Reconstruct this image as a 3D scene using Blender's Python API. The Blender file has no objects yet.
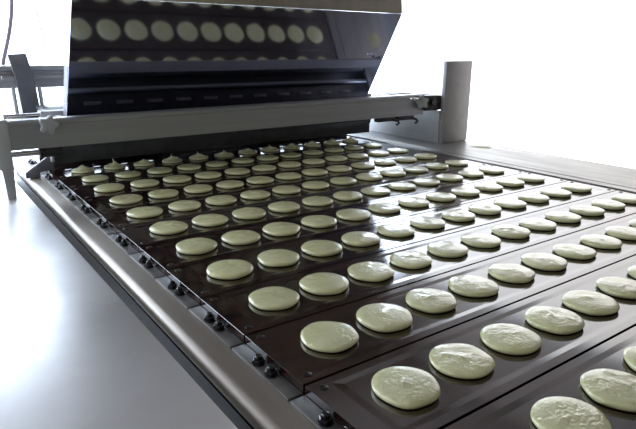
import bpy, bmesh, math, random
from mathutils import Vector, Matrix
random.seed(7)
S = 0.2                      # one plate pitch of the conveyor = 0.2 m
ZB = 0.95                    # height of the plate tops above the floor
FLOOR = -ZB / S              # floor level in plate units
sc = bpy.context.scene
COL = sc.collection

def W(x, y, z):
    return Vector((x * S, y * S, z * S + ZB))

# ------------------------------------------------------------------ camera
cam_d = bpy.data.cameras.new('camera')
cam_d.sensor_width = 36.0
cam_d.lens = 565.41 * 36.0 / 636.0
cam = bpy.data.objects.new('camera', cam_d)
COL.objects.link(cam)
cam.location = W(-2.83522, -2.78205, 2.58858)
cam.rotation_euler = (1.285189, -0.006018, -0.617988)
cam_d.clip_start = 0.02
sc.camera = cam

# ------------------------------------------------------------------ world: bright daylight side, dimmer hall behind the viewer
wd = bpy.data.worlds.new('daylight')
sc.world = wd
wd.use_nodes = True
wd.node_tree.nodes['Background'].inputs['Color'].default_value = (0.85, 0.95, 1.1, 1)
wd.node_tree.nodes['Background'].inputs['Strength'].default_value = 1.0
WIN_BACK, ADDED_RIGHT, ADDED_LEFT = 5.5, 1.25, 2.0      # daylight through the frosted back panes; right and left glow is added

sc.view_settings.view_transform = 'Standard'
sc.view_settings.look = 'None'
sc.view_settings.exposure = 0.35
sc.view_settings.gamma = 1.0
sc.view_settings.use_curve_mapping = False

# ------------------------------------------------------------------ materials
def mat(name, col, rough=0.5, metal=0.0, col2=None, nscale=8.0, stretch=(1, 1, 1), bump=0.0, bscale=40.0,
        rvar=0.0, spec=0.5, sss=0.0, objvar=0.0, ior=1.5, aniso=None):
    m = bpy.data.materials.new(name)
    m.use_nodes = True
    t = m.node_tree
    b = t.nodes['Principled BSDF']
    b.inputs['Base Color'].default_value = (*col, 1)
    b.inputs['Roughness'].default_value = rough
    b.inputs['Metallic'].default_value = metal
    b.inputs['Specular IOR Level'].default_value = spec
    b.inputs['IOR'].default_value = ior
    tcn = t.nodes.new('ShaderNodeTexCoord')
    mp = t.nodes.new('ShaderNodeMapping')
    mp.inputs['Scale'].default_value = stretch
    t.links.new(tcn.outputs['Object'], mp.inputs[0])
    nz = t.nodes.new('ShaderNodeTexNoise')
    nz.inputs['Scale'].default_value = nscale
    nz.inputs['Detail'].default_value = 5
    t.links.new(mp.outputs[0], nz.inputs['Vector'])
    out = None
    if col2:
        mx = t.nodes.new('ShaderNodeMix')
        mx.data_type = 'RGBA'
        mx.inputs[6].default_value = (*col, 1)
        mx.inputs[7].default_value = (*col2, 1)
        mr = t.nodes.new('ShaderNodeMapRange')
        mr.inputs['From Min'].default_value = 0.35
        mr.inputs['From Max'].default_value = 0.68
        t.links.new(nz.outputs['Fac'], mr.inputs['Value'])
        t.links.new(mr.outputs['Result'], mx.inputs[0])
        out = mx.outputs[2]
    if objvar:
        oi = t.nodes.new('ShaderNodeObjectInfo')
        hs = t.nodes.new('ShaderNodeHueSaturation')
        mr = t.nodes.new('ShaderNodeMapRange')
        mr.inputs['To Min'].default_value = 1 - objvar
        mr.inputs['To Max'].default_value = 1 + objvar * 0.6
        t.links.new(oi.outputs['Random'], mr.inputs['Value'])
        t.links.new(mr.outputs['Result'], hs.inputs['Value'])
        if out:
            t.links.new(out, hs.inputs['Color'])
        else:
            hs.inputs['Color'].default_value = (*col, 1)
        out = hs.outputs['Color']
    if out:
        t.links.new(out, b.inputs['Base Color'])
    if rvar:
        mr = t.nodes.new('ShaderNodeMapRange')
        mr.inputs['From Min'].default_value = 0.3
        mr.inputs['From Max'].default_value = 0.7
        mr.inputs['To Min'].default_value = rough - rvar
        mr.inputs['To Max'].default_value = rough + rvar
        t.links.new(nz.outputs['Fac'], mr.inputs['Value'])
        t.links.new(mr.outputs['Result'], b.inputs['Roughness'])
    if bump:
        n2 = t.nodes.new('ShaderNodeTexNoise')
        n2.inputs['Scale'].default_value = bscale
        n2.inputs['Detail'].default_value = 3
        t.links.new(mp.outputs[0], n2.inputs['Vector'])
        bp = t.nodes.new('ShaderNodeBump')
        bp.inputs['Strength'].default_value = bump
        bp.inputs['Distance'].default_value = 0.004
        t.links.new(n2.outputs['Fac'], bp.inputs['Height'])
        t.links.new(bp.outputs[0], b.inputs['Normal'])
    if sss:
        b.inputs['Subsurface Weight'].default_value = sss
        b.inputs['Subsurface Radius'].default_value = (0.006, 0.005, 0.003)
        b.inputs['Subsurface Scale'].default_value = 1.0
    return m

M = {}
M['floor'] = mat('grey_epoxy_floor', (0.34, 0.34, 0.33), 0.35, col2=(0.30, 0.30, 0.29), nscale=2, spec=0.6)
M['plate'] = mat('seasoned_griddle_steel', (0.009, 0.0045, 0.004), 0.10, 0.0, col2=(0.034, 0.010, 0.008), nscale=9,
                 stretch=(1, 5, 1), rvar=0.03, spec=0.5, ior=2.35)
M['strip'] = mat('dull_zinc_strip', (0.22, 0.22, 0.215), 0.45, 0.6, col2=(0.16, 0.157, 0.15), nscale=20)
M['bolt'] = mat('black_oxide_bolt', (0.008, 0.008, 0.010), 0.2, 0.0, spec=0.6)
M['screw'] = mat('dark_screw', (0.02, 0.016, 0.016), 0.3, 0.4)
M['rail'] = mat('worn_steel_rail', (0.36, 0.33, 0.285), 0.40, 0.65, col2=(0.26, 0.22, 0.185), nscale=10,
                stretch=(1, .25, 1), rvar=0.07)
M['steel'] = mat('brushed_stainless', (0.36, 0.37, 0.39), 0.36, 0.7, col2=(0.31, 0.32, 0.34), nscale=30,
                 stretch=(.04, 1, 1), rvar=0.05)
M['table'] = mat('stainless_table', (0.82, 0.82, 0.82), 0.42, 0.8, col2=(0.70, 0.70, 0.71), nscale=4, rvar=0.09, bump=0.06, bscale=14)
M['right_rail'] = mat('satin_steel_rail', (0.27, 0.265, 0.25), 0.40, 0.75, col2=(0.22, 0.215, 0.205), nscale=18,
                      stretch=(1, .15, 1), rvar=0.05)
M['mirror'] = mat('polished_hopper_steel', (0.46, 0.48, 0.60), 0.06, 1.0, col2=(0.42, 0.44, 0.56), nscale=6, stretch=(3, .6, .6))
M['satin'] = mat('satin_hopper_rim', (0.46, 0.44, 0.38), 0.14, 1.0, col2=(0.40, 0.385, 0.33), nscale=5, stretch=(4, 1, 1))
M['midgrey'] = mat('mid_grey_metal', (0.17, 0.17, 0.19), 0.45, 0.2, col2=(0.14, 0.14, 0.155), nscale=14)
M['brown'] = mat('browned_underside', (0.030, 0.018, 0.010), 0.6)  # dark shade beneath the discs, put into the colour
M['grey'] = mat('grey_painted_metal', (0.35, 0.34, 0.345), 0.45, 0.2, col2=(0.31, 0.30, 0.305), nscale=20)
M['lightgrey'] = mat('light_grey_metal', (0.50, 0.51, 0.52), 0.45, 0.3, col2=(0.46, 0.47, 0.48), nscale=12)
M['dark'] = mat('dark_grey_metal', (0.03, 0.03, 0.033), 0.4, 0.3, col2=(0.045, 0.045, 0.05), nscale=15)
M['black'] = mat('black_rubber', (0.008, 0.008, 0.008), 0.7, spec=0.1)  # rubber strip, and the shade box below the side rail
M['chrome'] = mat('bright_chrome', (0.75, 0.76, 0.78), 0.12, 1.0)
M['knob'] = mat('grey_knob_plastic', (0.36, 0.37, 0.37), 0.5)
M['cable'] = mat('mauve_grey_cable', (0.30, 0.26, 0.32), 0.6)
M['batter'] = mat('pale_batter', (0.77, 0.77, 0.42), 0.20, col2=(0.82, 0.81, 0.49), nscale=35, bump=0.6, bscale=130,
                  sss=0.10, objvar=0.05, spec=0.5)
_b = M['batter'].node_tree.nodes['Principled BSDF']
_b.inputs['Coat Weight'].default_value = 0.7
_b.inputs['Coat Roughness'].default_value = 0.10
_b.inputs['Coat IOR'].default_value = 1.5
M['crust'] = mat('dried_yellow_batter', (0.42, 0.40, 0.22), 0.6)
def pane(name, col, e):
    m = mat(name, (0.8, 0.8, 0.8), 0.4)
    b = m.node_tree.nodes['Principled BSDF']
    b.inputs['Emission Color'].default_value = (*col, 1)
    b.inputs['Emission Strength'].default_value = e
    M[name] = m
pane('pane_back', (0.82, 0.95, 1.13), WIN_BACK)
pane('pane_right', (1.0, 0.92, 0.84), ADDED_RIGHT)
pane('pane_left', (0.92, 0.97, 1.05), ADDED_LEFT)
M['wall'] = mat('warm_plaster', (0.46, 0.40, 0.36), 0.7, col2=(0.42, 0.365, 0.33), nscale=3)
M['window_white'] = mat('white_window_frame', (0.86, 0.86, 0.85), 0.5)
M['hallwall'] = mat('beige_hall_wall', (0.50, 0.45, 0.33), 0.7, col2=(0.46, 0.41, 0.30), nscale=2)
M['ceiling'] = mat('warm_grey_ceiling', (0.17, 0.145, 0.13), 0.8, col2=(0.15, 0.125, 0.11), nscale=2)
M['frame'] = mat('frame_steel', (0.30, 0.30, 0.30), 0.4, 0.8)

# ------------------------------------------------------------------ mesh helpers (plate units, absolute; converted on build)
class MB:
    def __init__(self):
        self.bm = bmesh.new()

    def _bevel(self, geom, w, seg):
        if w:
            edges = list({e for f in geom for e in f.edges})
            bmesh.ops.bevel(self.bm, geom=edges, offset=w, segments=seg, profile=0.5, affect='EDGES', clamp_overlap=True)

    def box(self, x0, x1, y0, y1, z0, z1, bev=0.0, seg=2):
        return self.prism([(x0, y0), (x1, y0), (x1, y1), (x0, y1)], z0, z1, 'z', bev, seg)

    def prism(self, pts, a, b, axis='z', bev=0.0, seg=2):
        def P(u, v, w):
            return {'z': (u, v, w), 'y': (u, w, v), 'x': (w, u, v)}[axis]
        lo = [self.bm.verts.new(P(u, v, a)) for u, v in pts]
        hi = [self.bm.verts.new(P(u, v, b)) for u, v in pts]
        n = len(pts)
        fs = [self.bm.faces.new(lo[::-1]), self.bm.faces.new(hi)]
        for i in range(n):
            fs.append(self.bm.faces.new((lo[i], lo[(i + 1) % n], hi[(i + 1) % n], hi[i])))
        self._bevel(fs, bev, seg)
        return self

    def hexa(self, c8, bev=0.0):
        v = [self.bm.verts.new(c) for c in c8]
        fs = [self.bm.faces.new([v[i] for i in q]) for q in
              ((3, 2, 1, 0), (4, 5, 6, 7), (0, 1, 5, 4), (1, 2, 6, 5), (2, 3, 7, 6), (3, 0, 4, 7))]
        self._bevel(fs, bev, 2)
        return self

    def lathe(self, prof, c, axis=(0, 0, 1), n=24, rfun=None):
        """prof: (radius, height) from bottom to top along axis."""
        ax = Vector(axis).normalized()
        q = Vector((0, 0, 1)).rotation_difference(ax)
        rings = []
        for r, h in prof:
            if r < 1e-6:
                rings.append([self.bm.verts.new(Vector(c) + q @ Vector((0, 0, h)))])
            else:
                ring = []
                for k in range(n):
                    a = 2 * math.pi * k / n
                    rr = r * (rfun(a, r, h) if rfun else 1)
                    ring.append(self.bm.verts.new(Vector(c) + q @ Vector((rr * math.cos(a), rr * math.sin(a), h))))
                rings.append(ring)
        for A, B in zip(rings, rings[1:]):
            if len(A) == 1 and len(B) == 1:
                continue
            for k in range(n):
                k2 = (k + 1) % n
                if len(A) == 1:
                    self.bm.faces.new((A[0], B[k2], B[k]))
                elif len(B) == 1:
                    self.bm.faces.new((A[k], A[k2], B[0]))
                else:
                    self.bm.faces.new((A[k], A[k2], B[k2], B[k]))
        if len(rings[0]) > 1:
            self.bm.faces.new(rings[0][::-1])
        if len(rings[-1]) > 1:
            self.bm.faces.new(rings[-1])
        return self

    def cyl(self, p0, p1, r, n=20, cham=0.0):
        d = Vector(p1) - Vector(p0)
        L = d.length
        ch = cham or r * 0.12
        return self.lathe([(r - ch, 0), (r, ch), (r, L - ch), (r - ch, L)], p0, d, n)

    def tube(self, pts, r, n=10):
        pts = [Vector(p) for p in pts]
        rings = []
        up = Vector((0, 1, 0))
        for i, p in enumerate(pts):
            t = (pts[min(i + 1, len(pts) - 1)] - pts[max(i - 1, 0)]).normalized()
            a = t.cross(up).normalized()
            b = t.cross(a)
            rings.append([self.bm.verts.new(p + r * (math.cos(2 * math.pi * k / n) * a + math.sin(2 * math.pi * k / n) * b))
                          for k in range(n)])
        for A, B in zip(rings, rings[1:]):
            for k in range(n):
                self.bm.faces.new((A[k], A[(k + 1) % n], B[(k + 1) % n], B[k]))
        self.bm.faces.new(rings[0][::-1])
        self.bm.faces.new(rings[-1])
        return self

    def build(self, name, m, parent=None, origin=None, smooth=True, angle=35):
        o0 = Vector(origin) if origin is not None else Vector(parent['_o']) if parent is not None else Vector((0, 0, 0))
        bmesh.ops.recalc_face_normals(self.bm, faces=self.bm.faces)
        for v in self.bm.verts:
            v.co = (v.co - o0) * S
        me = bpy.data.meshes.new(name)
        if smooth:
            for f in self.bm.faces:
                f.smooth = True
            for e in self.bm.edges:
                if len(e.link_faces) == 2 and e.calc_face_angle(0) > math.radians(angle):
                    e.smooth = False
        self.bm.to_mesh(me)
        self.bm.free()
        me.materials.append(M[m])
        o = bpy.data.objects.new(name, me)
        COL.objects.link(o)
        if parent is not None:
            o.parent = parent
        else:
            o.location = W(*o0)
        return o

def tag(o, label, cat=None, group=None, kind=None):
    if label:
        o['label'] = label
    if cat:
        o['category'] = cat
    if group:
        o['group'] = group
    if kind:
        o['kind'] = kind
    return o

def thing(name, label, cat, org, group=None):
    o = bpy.data.objects.new(name, None)
    COL.objects.link(o)
    o.location = W(*org)
    o['_o'] = list(org)
    o.empty_display_size = 0.05
    return tag(o, label, cat, group)

# ------------------------------------------------------------------ setting
RX0, RX1, RY0, RY1, RZ = -16.0, 16.0, -16.0, 16.0, 12.5
def struct(name, m, mt, parent=None):
    return tag(m.build(name, mt, parent, smooth=False), None, kind='structure') if parent is None else m.build(name, mt, parent, smooth=False)
struct('floor', MB().box(RX0 - 1, RX1 + 1, RY0 - 1, RY1 + 1, FLOOR - 0.5, FLOOR), 'floor')
struct('ceiling', MB().box(RX0 - 1, RX1 + 1, RY0 - 1, RY1 + 1, RZ, RZ + 0.5), 'ceiling')
struct('wall_front', MB().box(RX0 - 1, RX1 + 1, RY0 - 1, RY0, FLOOR, RZ), 'hallwall')

def wall_window(wname, num, P, u0, u1, a0, a1, z0, z1, panes):
    """wall along u with a window hole a0..a1, z0..z1; P maps (u, depth, z); depth 0 is the room face."""
    def bx(m, ua, ub, da, db, za, zb):
        pa, pb = P(ua, da, za), P(ub, db, zb)
        m.box(min(pa[0], pb[0]), max(pa[0], pb[0]), min(pa[1], pb[1]), max(pa[1], pb[1]), za, zb)
    m = MB()
    bx(m, u0, a0, 0, 1, FLOOR, RZ); bx(m, a1, u1, 0, 1, FLOOR, RZ)
    bx(m, a0, a1, 0, 1, FLOOR, z0); bx(m, a0, a1, 0, 1, z1, RZ)
    struct(wname, m, 'wall')
    f = MB()
    t = 0.3
    bx(f, a0, a0 + t, 0, .5, z0, z1); bx(f, a1 - t, a1, 0, .5, z0, z1)
    bx(f, a0 + t, a1 - t, 0, .5, z0, z0 + t); bx(f, a0 + t, a1 - t, 0, .5, z1 - t, z1)
    w = struct('window_%d' % num, f, 'window_white')
    w['_o'] = [0, 0, 0]
    for pa, pb, pane in panes:
        p_ = MB()
        bx(p_, max(pa, a0 + t), min(pb, a1 - t), .08, .14, z0 + t, z1 - t)
        o = p_.build('pane', pane, None, origin=(0, 0, 0), smooth=False)
        o.parent = w
        o.location = (0, 0, 0)
wall_window('wall_back', 1, lambda u, d, z: (u, RY1 + d, z), RX0 - 1, RX1 + 1, -13.0, RX1 + 0.7, -1.6, 8.2, [(-99, 99, 'pane_back')])
wall_window('wall_right', 2, lambda u, d, z: (RX1 + d, u, z), RY0, RY1, 3.6, RY1 - 0.02, -2.6, 8.0, [(-99, 99, 'pane_right')])  # added glowing panes that wash the right background to white
wall_window('wall_left', 3, lambda u, d, z: (RX0 - d, u, z), RY0, RY1, -3.0, 14.0, 0.5, 8.5, [(-99, 99, 'pane_left')])  # unseen glowing panes, added to light the table and disc sides

# ------------------------------------------------------------------ conveyor frame with its side rails
Y0, Y1 = -4.0, 14.0
XL, XR = -0.62, 8.04           # plate ends
cf = thing('conveyor_frame', 'long steel conveyor frame with rounded worn side rail carrying the dark griddle plates',
           'conveyor', (3.7, 5, FLOOR))
MB().box(-0.60, 7.98, Y0, Y1, -0.62, -0.105, 0.01).build('bed', 'dark', cf)
prof = [(-0.60, -0.105)]
R_ = 0.10
for k in range(0, 14):
    a = math.pi / 2 + k * (math.pi * 0.95) / 13
    prof.append((-0.962 + R_ * math.cos(a), -0.205 + R_ * math.sin(a)))
prof += [(-0.93, -0.27), (-0.60, -0.27)]
tag(MB().prism(prof, Y0, Y1, 'y').build('side_rail', 'rail', cf, angle=20), 'worn brown-grey steel rail with a rounded outer edge')
rr = MB().prism([(8.07, 0.0), (8.09, 0.02), (8.33, 0.02), (8.36, 0.005), (8.39, 0.02), (10.28, 0.02), (10.32, -0.02),
                 (10.32, -0.5), (8.07, -0.5)], Y0, Y1, 'y').build('side_rail', 'right_rail', cf, angle=20)
tag(rr, 'wide flat satin steel rail')
MB().box(-0.82, -0.605, Y0 + .1, Y1 - .1, -0.62, -0.275).build('rail_bracket', 'black', cf)  # black box standing in for the shade between rail and table
MB().box(8.0, 10.2, Y0 + .2, Y1 - .2, -0.9, -0.5).build('side_panel', 'frame', cf)
MB().box(-0.84, 8.0, Y0 + .2, Y1 - .2, -0.9, -0.62).build('base_panel', 'dark', cf)
for x in (-0.6, 9.7):
    for y in (Y0 + 0.6, 5.0, Y1 - 0.6):
        MB().box(x - .2, x + .2, y - .2, y + .2, FLOOR, -0.9, 0.02).build('leg', 'frame', cf)

# ------------------------------------------------------------------ left work table
def table():
    t = thing('work_table', 'bare stainless steel worktable reflecting daylight along the rounded rail', 'table', (-4.0, 4.5, FLOOR))
    m = MB()
    m.hexa([(-7.4, -4, -0.16), (-1.24, -4, -0.16), (-1.36, 14, -0.16), (-7.4, 14, -0.16),
            (-7.4, -4, -0.05), (-1.24, -4, -0.05), (-1.36, 14, -0.05), (-7.4, 14, -0.05)], 0.018)
    m.build('tabletop', 'table', t)
    m = MB()
    m.hexa([(-1.33, -4, -0.5), (-1.30, -4, -0.5), (-1.42, 14, -0.5), (-1.45, 14, -0.5),
            (-1.33, -4, -0.16), (-1.30, -4, -0.16), (-1.42, 14, -0.16), (-1.45, 14, -0.16)])
    m.build('apron', 'table', t)
    for x in (-7.0, -1.9):
        for y in (-3.4, 5.0, 13.4):
            MB().cyl((x, y, FLOOR), (x, y, -0.16), 0.12).build('leg', 'table', t)
table()

# ------------------------------------------------------------------ griddle plates
ORD = ['first', 'second', 'third', 'fourth', 'fifth', 'sixth', 'seventh', 'eighth', 'ninth', 'tenth', 'eleventh', 'twelfth',
       'thirteenth', 'fourteenth']
def plate_mesh():
    m = MB()
    bm = m.bm
    y0, y1, zt, zb = -0.487, 0.487, 0.0, -0.085
    def ring(ix, iy, z):
        return [bm.verts.new(p) for p in ((XL + ix, y0 + iy, z), (XR - ix, y0 + iy, z), (XR - ix, y1 - iy, z), (XL + ix, y1 - iy, z))]
    rs = [ring(0, 0, zb), ring(0, 0, zt - 0.002), ring(0.002, 0.002, zt), ring(0.20, 0.085, zt), ring(0.28, 0.15, zt - 0.004)]
    bm.faces.new(rs[0][::-1])
    for A, B in zip(rs, rs[1:]):
        for k in range(4):
            bm.faces.new((A[k], A[(k + 1) % 4], B[(k + 1) % 4], B[k]))
    bm.faces.new(rs[-1])
    return m

TRAY = -0.004
def make_plate():
    t = thing('griddle_plate', 'x', 'griddle plate', (3.7, 0, -0.085), 'griddle plates on the conveyor')
    plate_mesh().build('plate_body', 'plate', t, smooth=False)
    s = MB().box(-0.765, XL - 0.003, -0.485, 0.485, -0.104, -0.078, 0.006).build('side_strip', 'strip', t)
    tag(s, 'dull grey steel strip with two black bolts')
    for dy in (0.108, -0.108):
        c = (-0.692, dy, -0.078)
        m = MB()
        m.lathe([(0.060, 0), (0.062, 0.006), (0.060, 0.013), (0.054, 0.013)], c, n=20)
        m.lathe([(0.053, 0.013), (0.055, 0.018), (0.055, 0.042), (0.045, 0.049)], c, n=6)
        m.lathe([(0.033, 0.049), (0.033, 0.072), (0.027, 0.081), (0.014, 0.086), (0, 0.087)], c, n=14)
        b = m.build('bolt', 'bolt', s, origin=t['_o'], angle=30)
    for x in (XL + 0.11, XR - 0.11):
        for y in (-0.385, 0.385):
            m = MB()
            m.lathe([(0.040, 0), (0.040, 0.003), (0.030, 0.008), (0.018, 0.008), (0.014, 0.002), (0, 0.002)], (x, y, 0.0), n=16)
            m.build('screw', 'screw', t)
    return t

def children(o):
    return [c for c in bpy.data.objects if c.parent == o]

def copy_tree(o, parent=None):
    c = o.copy()
    COL.objects.link(c)
    if parent is not None:
        c.parent = parent
    for ch in children(o):
        copy_tree(ch, c)
    return c

PN = {-2: 'frontmost dark griddle plate, cut by the bottom right corner of the photo'}
proto = make_plate()
kids0 = [(c, children(c)) for c in children(proto)]
plates = {}
for j in range(-2, 13):
    if j == -2:
        o = proto
    else:
        o = proto.copy()
        COL.objects.link(o)
        for c0, g0 in kids0:
            c1 = c0.copy(); COL.objects.link(c1); c1.parent = o
            for g in g0:
                g1 = g.copy(); COL.objects.link(g1); g1.parent = c1
    o.location = W(3.7, j, -0.085)
    plates[j] = o

def plate_words(j):
    # counted from the front plate of the photo (j = -1)
    k = j + 1
    return 'frontmost' if k == 0 else ORD[k]

for j, o in plates.items():
    if j == -2:
        o['label'] = 'empty dark griddle plate in front of the frontmost filled one'
    elif j == -1:
        o['label'] = 'frontmost dark griddle plate, running out of the photo at its bottom edge'
    elif j <= 9:
        o['label'] = 'dark brown griddle plate bearing batter discs, %s from the front' % ORD[j + 1]
    elif j == 10:
        o['label'] = 'dark griddle plate under the trough holding freshly dropped peaked batter discs'
    else:
        o['label'] = 'dark griddle plate hidden %s behind the nozzle trough' % ('just' if j == 11 else 'farther')

# ------------------------------------------------------------------ batter discs
def disc(seed, peak=False, small=1.0):
    rnd = random.Random(seed)
    n = 40
    ph = [rnd.uniform(0, 6.28) for _ in range(6)]
    am = [rnd.uniform(0.004, 0.014) for _ in range(6)]
    def edge(a):
        return 1 + sum(am[i] * math.cos((i + 2) * a + ph[i]) for i in range(5))
    bumps = [(rnd.uniform(0, 0.24), rnd.uniform(0, 6.28), rnd.uniform(0.012, 0.04), rnd.uniform(-0.004, 0.0085)) for _ in range(46)]
    R = 0.277 * small
    prof = [(0.90, 0.0), (0.95, 0.010), (0.985, 0.024), (1.0, 0.036), (0.99, 0.046), (0.96, 0.055), (0.90, 0.061), (0.80, 0.066),
            (0.68, 0.070), (0.54, 0.073), (0.40, 0.075), (0.26, 0.076), (0.12, 0.0765)]
    if peak:
        prof = [(0.93, 0.0), (0.98, 0.006), (1.0, 0.018), (0.99, 0.030), (0.95, 0.040), (0.86, 0.047), (0.72, 0.053), (0.56, 0.062),
                (0.44, 0.078), (0.32, 0.090), (0.20, 0.098), (0.12, 0.110)]
    m = MB()
    bm = m.bm
    rings = []
    for pi, (r, h) in enumerate(prof):
        ring = []
        for k in range(n):
            a = 2 * math.pi * k / n
            rr = R * r * (1 + (edge(a) - 1) * min(1, r * 1.1))
            x, y = rr * math.cos(a), rr * math.sin(a)
            z = h
            if pi > 4:
                for br, ba, bw, bh in bumps:
                    d2 = (x - br * math.cos(ba)) ** 2 + (y - br * math.sin(ba)) ** 2
                    z += bh * math.exp(-d2 / (bw * bw)) * (1.6 if peak else 1)
            ring.append(bm.verts.new((x, y, z)))
        rings.append(ring)
    for A, B in zip(rings, rings[1:]):
        for k in range(n):
            bm.faces.new((A[k], A[(k + 1) % n], B[(k + 1) % n], B[k]))
    bm.faces.new(rings[0][::-1])
    if peak:
        hgt = peak
        top = []
        lean = rnd.uniform(0, 6.28)
        for r, h in ((0.06, 0.118), (0.03, 0.118 + hgt * .5), (0.012, 0.118 + hgt * 0.8)):
            ring = []
            for k in range(n):
                a = 2 * math.pi * k / n
                ring.append(bm.verts.new((R * r * math.cos(a) + h * h * .8 * math.cos(lean), R * r * math.sin(a) + h * h * .8 * math.sin(lean), h)))
            A = rings[-1]
            for k in range(n):
                bm.faces.new((A[k], A[(k + 1) % n], ring[(k + 1) % n], ring[k]))
            rings.append(ring)
        tipv = bm.verts.new((0.02 * math.cos(lean), 0.02 * math.sin(lean), 0.118 + hgt))
    else:
        cz = sum(v.co.z for v in rings[-1]) / n
        tipv = bm.verts.new((0, 0, cz))
    A = rings[-1]
    for k in range(n):
        bm.faces.new((A[k], A[(k + 1) % n], tipv))
    return m

protos = {}
def disc_obj(key):
    if key not in protos:
        kind, s = key
        pk = (0.02 + 0.016 * s) if kind == 'peak' else False
        if kind == 'peak' and s == 1:
            pk = 0.10
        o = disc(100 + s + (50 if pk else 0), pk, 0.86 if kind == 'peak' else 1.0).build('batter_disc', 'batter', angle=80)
        o.data.materials.append(M['brown'])  # lowest faces coloured dark for the shade under each disc
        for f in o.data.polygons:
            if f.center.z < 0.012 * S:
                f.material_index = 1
        protos[key] = o
        return o
    o = protos[key].copy()
    COL.objects.link(o)
    return o

PX = 0.675
rnd = random.Random(3)
for j in range(-1, 11):
    for i in range(12):
        if j == 10:
            s = 1 if i in (1,) else rnd.choice((0, 2, 3))
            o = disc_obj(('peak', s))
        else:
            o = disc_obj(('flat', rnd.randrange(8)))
        o.location = W(i * PX + rnd.uniform(-.008, .008), j + rnd.uniform(-.008, .008), TRAY)
        o.rotation_euler = (0, 0, rnd.uniform(0, 6.28))
        k = rnd.uniform(0.975, 1.02) * (0.96 if j == 9 else 1.0)
        o.scale = (k, k, rnd.uniform(.92, 1.1))
        side = 'last by the right rail' if i == 11 else ORD[i] + ' from the left rail'
        if j == 10:
            lab = 'freshly dropped peaked batter disc, %s, under the trough' % side
            if i == 1:
                lab = 'batter disc with the tallest pointed tip, second from the left rail under the trough'
        elif j == -1:
            lab = {2: 'cream batter disc cut off by the bottom edge of the photo',
                   3: 'cream batter disc near the bottom right corner of the photo',
                   4: 'cream batter disc cut by the right edge just above the bottom right corner'}.get(
                i, 'cream batter disc, %s on the frontmost plate' % side)
        else:
            lab = 'cream batter disc, %s on the %s plate from the front' % (side, ORD[j + 1])
        tag(o, lab, 'pancake', 'batter discs baking on the griddle plates')

# ------------------------------------------------------------------ depositing machine bridging the belt
dm = thing('depositing_machine', 'grey steel batter depositor with polished leaning hopper bridging the conveyor', 'machine', (3.8, 9.5, 0.02))
BY = 8.45
# cross beam with a lipped face
m = MB()
xl, xr = -1.50, 8.74
def beam_sec(x, zt, zb):
    return [(x, BY, zb), (x, BY + .26, zb), (x, BY + .26, zt), (x, BY + 0.03, zt), (x, BY - .015, zt - .03), (x, BY - .015, zt - .09), (x, BY, zt - 0.105)]
A = [m.bm.verts.new(p) for p in beam_sec(xl, 1.332, 0.81)]
B = [m.bm.verts.new(p) for p in beam_sec(xr, 1.405, 0.85)]
m.bm.faces.new(A); m.bm.faces.new(B[::-1])
for k in range(7):
    m.bm.faces.new((A[k], A[(k + 1) % 7], B[(k + 1) % 7], B[k]))
m.build('cross_beam', 'steel', dm, angle=20)
# left end leg standing on the table
m = MB()
m.prism([(-1.66, 1.36), (-1.50, 1.36), (-1.505, 0.5), (-1.525, -0.05), (-1.665, -0.05), (-1.68, 0.47), (-1.74, 0.50)], BY - 0.02, BY + 0.12, 'y', 0.008)
tag(m.build('end_leg', 'lightgrey', dm), 'light grey flat leg standing on the table')
# right support post standing on the flat rail
m = MB()
m.box(9.30, 10.36, 8.20, 8.34, 0.02, 2.28, 0.02)
tag(m.build('support_post', 'grey', dm), 'tall flat grey post standing on the right rail')
m = MB()
m.box(8.74, 9.34, 8.34, 8.66, 0.95, 1.36, 0.02)
m.cyl((8.98, 8.26, 1.18), (8.98, 8.4, 1.18), 0.10)
m.build('pivot_block', 'dark', dm)
tag(MB().box(9.28, 9.34, 8.34, 12.4, 0.02, 0.93, 0.01).build('side_plate', 'lightgrey', dm), 'upright steel plate running back from the post')
m = MB()
m.box(7.75, 9.26, 8.72, 9.30, 1.30, 1.385, 0.02)
m.box(7.95, 8.75, 8.9, 9.25, 1.385, 1.42, 0.012)
m.build('cover_plate', 'steel', dm)
# star knobs
def star(c, axis, r, name='star_knob', matn='knob'):
    f = lambda a, rr, h: 1 + (0.17 * math.cos(5 * a) if rr > r * .45 else 0)
    m = MB()
    m.lathe([(r * .40, -0.03), (r * .40, 0.02), (r * .9, 0.03), (r, 0.05), (r, 0.11), (r * .9, 0.14), (r * .5, 0.15), (0, 0.152)], c, axis, 50, f)
    return m.build(name, matn, dm)
star((-0.86, BY - 0.01, 1.235), (0, -1, 0), 0.150)
star((8.62, BY - 0.02, 1.17), (-0.5, -1, 0.25), 0.165)
m = MB()
m.cyl((8.02, 8.26, 1.305), (8.34, 8.26, 1.30), 0.032)
m.lathe([(0.055, 0), (0.055, 0.07)], (8.12, 8.26, 1.304), (1, 0, 0), 6)
m.box(8.26, 8.34, 8.24, 8.36, 1.27, 1.33)
m.build('clamp_pin', 'chrome', dm)
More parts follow.
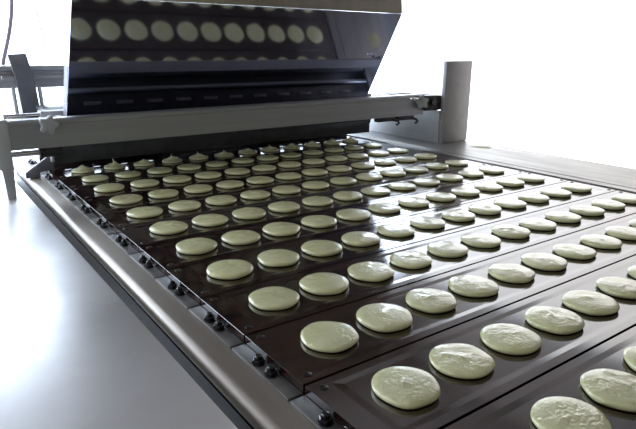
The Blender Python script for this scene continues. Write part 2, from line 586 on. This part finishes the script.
# nozzle trough
m = MB()
m.box(-0.50, 8.55, 10.42, 11.7, 0.42, 1.3, 0.02)
m.build('nozzle_trough', 'dark', dm)
m = MB()
m.box(-0.50, 8.45, 10.36, 10.42, 0.15, 0.5, 0.01)
m.build('drip_lip', 'dark', dm)
m = MB()
m.box(-0.56, -0.50, 10.2, 10.6, 0.22, 0.95, 0.01)
tag(m.build('end_flange', 'lightgrey', dm), 'small light grey end flange')
for i in range(12):
    MB().lathe([(0.05, 0), (0.07, 0.06), (0.09, 0.1), (0.09, 0.22)], (i * PX, 10.85, 0.16), n=16).build('nozzle', 'strip', dm)
for i in range(13):
    MB().box(i * PX - .56, i * PX - .05, 11.60, 11.66, 0.20, 0.44).build('rear_skirt', 'dark', dm)  # unseen tabs added to let back light through in small patches
MB().box(-0.58, 8.55, 11.58, 11.60, 0.012, 0.35).build('rear_skirt', 'dark', dm)  # unseen sheet added to block back light under the trough
# dark channel between beam and hopper with a light slide bar and slots
MB().box(-0.30, 7.9, BY + .26, 9.52, 1.02, 1.13, 0.01).build('channel_cover', 'dark', dm)
MB().cyl((-0.28, 9.02, 1.185), (7.88, 9.02, 1.185), 0.055).build('slide_bar', 'steel', dm)
for i in range(11):
    MB().box(i * PX + .12, i * PX + .48, 9.25, 9.33, 1.13, 1.15, 0.004).build('slot_cover', 'strip', dm)
# side guard left of the trough
m = MB()
m.prism([(-1.07, -0.10), (-0.79, -0.105), (-0.79, 0.02), (-0.50, 0.02), (-0.50, 0.36), (-0.56, 0.36), (-1.07, 0.02)], 10.34, 10.42, 'y', 0.006)
m.build('side_guard', 'midgrey', dm)
# shaft and collar under the beam
MB().cyl((-1.51, 8.75, 0.70), (-1.02, 8.75, 0.70), 0.055).build('shaft', 'chrome', dm)
m = MB()
m.cyl((-1.02, 8.75, 0.70), (-0.60, 8.75, 0.70), 0.11)
m.box(-0.9, -0.7, 8.60, 8.9, 0.72, 0.90, 0.01)
m.build('collar', 'dark', dm)
# hooks under the right end of the beam
for x in (7.15, 7.85):
    m = MB()
    m.box(x, x + .62, 8.52, 8.68, 0.72, 0.86, 0.015)
    m.tube([(x + .55, 8.5, 0.76), (x + .68, 8.5, 0.73), (x + .74, 8.5, 0.67), (x + .66, 8.5, 0.62)], 0.04)
    m.build('hook', 'dark', dm)
# side arms carrying trough from the beam
for x in (-0.42, 8.0):
    MB().box(x, x + .12, BY + .34, 10.42, 0.92, 1.22, 0.01).build('side_arm', 'frame', dm)

# hopper: leaning polished front, returned sides, upright top strip
hp = MB()
TH = math.radians(31.5)
def hy(z):
    return 9.5 - (z - 1.372) * math.tan(TH)
zb, zt, zz = 0.66, 3.43, 6.4
th = 0.05
def hx(z, right):
    f = (z - 1.372) / (3.43 - 1.372)
    return 7.61 - 0.02 * f if right else -0.285 + 0.03 * f
c8 = [(hx(zb, 0), hy(zb), zb), (hx(zb, 1), hy(zb), zb), (hx(zb, 1), hy(zb) + th, zb), (hx(zb, 0), hy(zb) + th, zb),
      (hx(zt, 0), hy(zt), zt), (hx(zt, 1), hy(zt), zt), (hx(zt, 1), hy(zt) + th, zt), (hx(zt, 0), hy(zt) + th, zt)]
hop = hp.hexa(c8, 0.006).build('hopper', 'mirror', dm, smooth=False)
tag(hop, 'polished mirror-like hopper front leaning forward')
def kid(m, name, matn, lab=None, smooth=True):
    o = m.build(name, matn, hop, origin=dm['_o'], smooth=smooth)
    return tag(o, lab)
m = MB().hexa([(hx(zt, 0), hy(zt), zt + .004), (hx(zt, 1), hy(zt), zt + .004), (hx(zt, 1), hy(zt) + th, zt + .004), (hx(zt, 0), hy(zt) + th, zt + .004),
               (hx(zt, 0), hy(zt) + .30, zz), (hx(zt, 1), hy(zt) + .30, zz), (hx(zt, 1), hy(zt) + .30 + th, zz), (hx(zt, 0), hy(zt) + .30 + th, zz)])
kid(m, 'top_strip', 'satin', smooth=False)
for r in (0, 1):
    m = MB()
    e = 0.03 if not r else -0.03
    def sd(z, d):
        return [(hx(z, r), hy(z) + th, z), (hx(z, r) + e, hy(z) + th, z), (hx(z, r) + e, hy(z) + th + d, z), (hx(z, r), hy(z) + th + d, z)]
    m.hexa(sd(0.9, .22) + sd(zt, .42))
    kid(m, 'side_flange', 'midgrey', smooth=False)
# hopper back wall (inset, behind the front sheet)
m = MB().hexa([(0.6, 10.9, 1.3), (7.0, 10.9, 1.3), (7.0, 10.95, 1.3), (0.6, 10.95, 1.3),
               (0.6, 11.5, 3.6), (6.4, 11.5, 3.6), (6.4, 11.55, 3.6), (0.6, 11.55, 3.6)])
kid(m, 'back_wall', 'steel', smooth=False)
for x, xt in ((0.6, 0.6), (6.95, 6.35)):
    m = MB().hexa([(x, 9.75, 1.3), (x + .05, 9.75, 1.3), (x + .05, 10.9, 1.3), (x, 10.9, 1.3),
                   (xt, hy(3.3) + .07, 3.3), (xt + .05, hy(3.3) + .07, 3.3), (xt + .05, 11.45, 3.4), (xt, 11.45, 3.4)])
    kid(m, 'side_wall', 'steel', smooth=False)
m = MB().box(-0.2, 2.75, hy(zt) - .12, hy(zt) + .04, 3.58, 3.68, 0.02)
kid(m, 'edge_guard', 'black', 'black rubber strip on the top left edge')
# rear guide bar and its leaning bracket at the left
m = MB()
m.prism([(12.2, 1.66), (12.55, 1.66), (12.55, 2.16), (12.2, 2.16), (12.2, 2.06), (12.26, 2.04), (12.26, 1.98), (12.2, 1.96)], -1.12, 5.5, 'x')
m.cyl((-0.40, 12.12, 1.89), (0.25, 12.12, 1.89), 0.05)
m.cyl((-1.05, 12.12, 1.90), (-0.80, 12.12, 1.90), 0.05)
m.build('guide_bar', 'grey', dm)
m = MB()
m.prism([(-0.885, 2.42), (-0.50, 2.44), (-0.40, 1.9), (-0.34, 1.0), (-0.73, 1.0), (-0.78, 1.9)], 11.95, 12.12, 'y', 0.012)
m.cyl((-0.62, 11.9, 2.24), (-0.62, 11.96, 2.24), 0.07)
m.build('leaning_bracket', 'midgrey', dm)
for x in (-0.84, -0.28):
    m = MB().cyl((x, 12.03, 1.0), (x - 0.02, 12.03, 1.62), 0.05)
    m.lathe([(0.05, 0), (0.05, 0.06), (0.03, 0.08)], (x - .02, 12.03, 1.62), n=6)
    m.build('bracket_bolt', 'lightgrey', dm)
m = MB().box(-1.0, 5.0, 11.7, 12.4, 0.85, 1.06, 0.02)
m.build('rear_sill', 'frame', dm)
MB().box(-0.66, 0.0, 10.2, 10.5, 1.08, 1.30, 0.015).build('bearing_block', 'lightgrey', dm)
MB().cyl((-1.35, 10.3, 1.22), (-0.66, 10.3, 1.22), 0.05).build('tie_rod', 'chrome', dm)

# ------------------------------------------------------------------ small things
def catmull(p, n=8):
    out = []
    for i in range(len(p) - 1):
        a, b, c_, d = (Vector(p[max(i - 1, 0)]), Vector(p[i]), Vector(p[i + 1]), Vector(p[min(i + 2, len(p) - 1)]))
        for k in range(n):
            t = k / n
            out.append(0.5 * ((2 * b) + (c_ - a) * t + (2 * a - 5 * b + 4 * c_ - d) * t * t + (3 * b - a - 3 * c_ + d) * t ** 3))
    return out + [Vector(p[-1])]
tag(MB().tube(catmull([(-0.62, 12.35, 4.6), (-0.58, 12.35, 3.7), (-0.70, 12.35, 3.0), (-0.92, 12.35, 2.3), (-0.95, 12.35, 2.17)]), 0.045)
    .build('power_cable', 'cable'), 'thick mauve-grey cable hanging at far left onto the guide bar', 'cable')
tag(MB().tube(catmull([(-0.16, 12.4, 4.6), (-0.12, 12.4, 3.7), (-0.02, 12.4, 2.9), (0.05, 12.4, 2.17)]), 0.016)
    .build('thin_wire', 'cable'), 'thin pale wire hanging between the thick cable and the hopper', 'wire')
m = MB()
rr_ = random.Random(5)
m.lathe([(0.2, 0), (0.17, 0.006), (0.08, 0.010), (0, 0.011)], (0, 0, 0), n=26,
        rfun=lambda a, r, h: 1 + .25 * math.cos(2 * a + .6) + .12 * math.cos(5 * a) + .08 * math.cos(9 * a + 1))
o = m.build('batter_smear', 'crust')
o.location = W(9.75, 7.15, 0.02)
o.scale = (1.0, 1.5, 1)
tag(o, 'dried yellow batter smear on the flat right rail before the post', 'smear')

for o in bpy.data.objects:
    if '_o' in o:
        del o['_o']
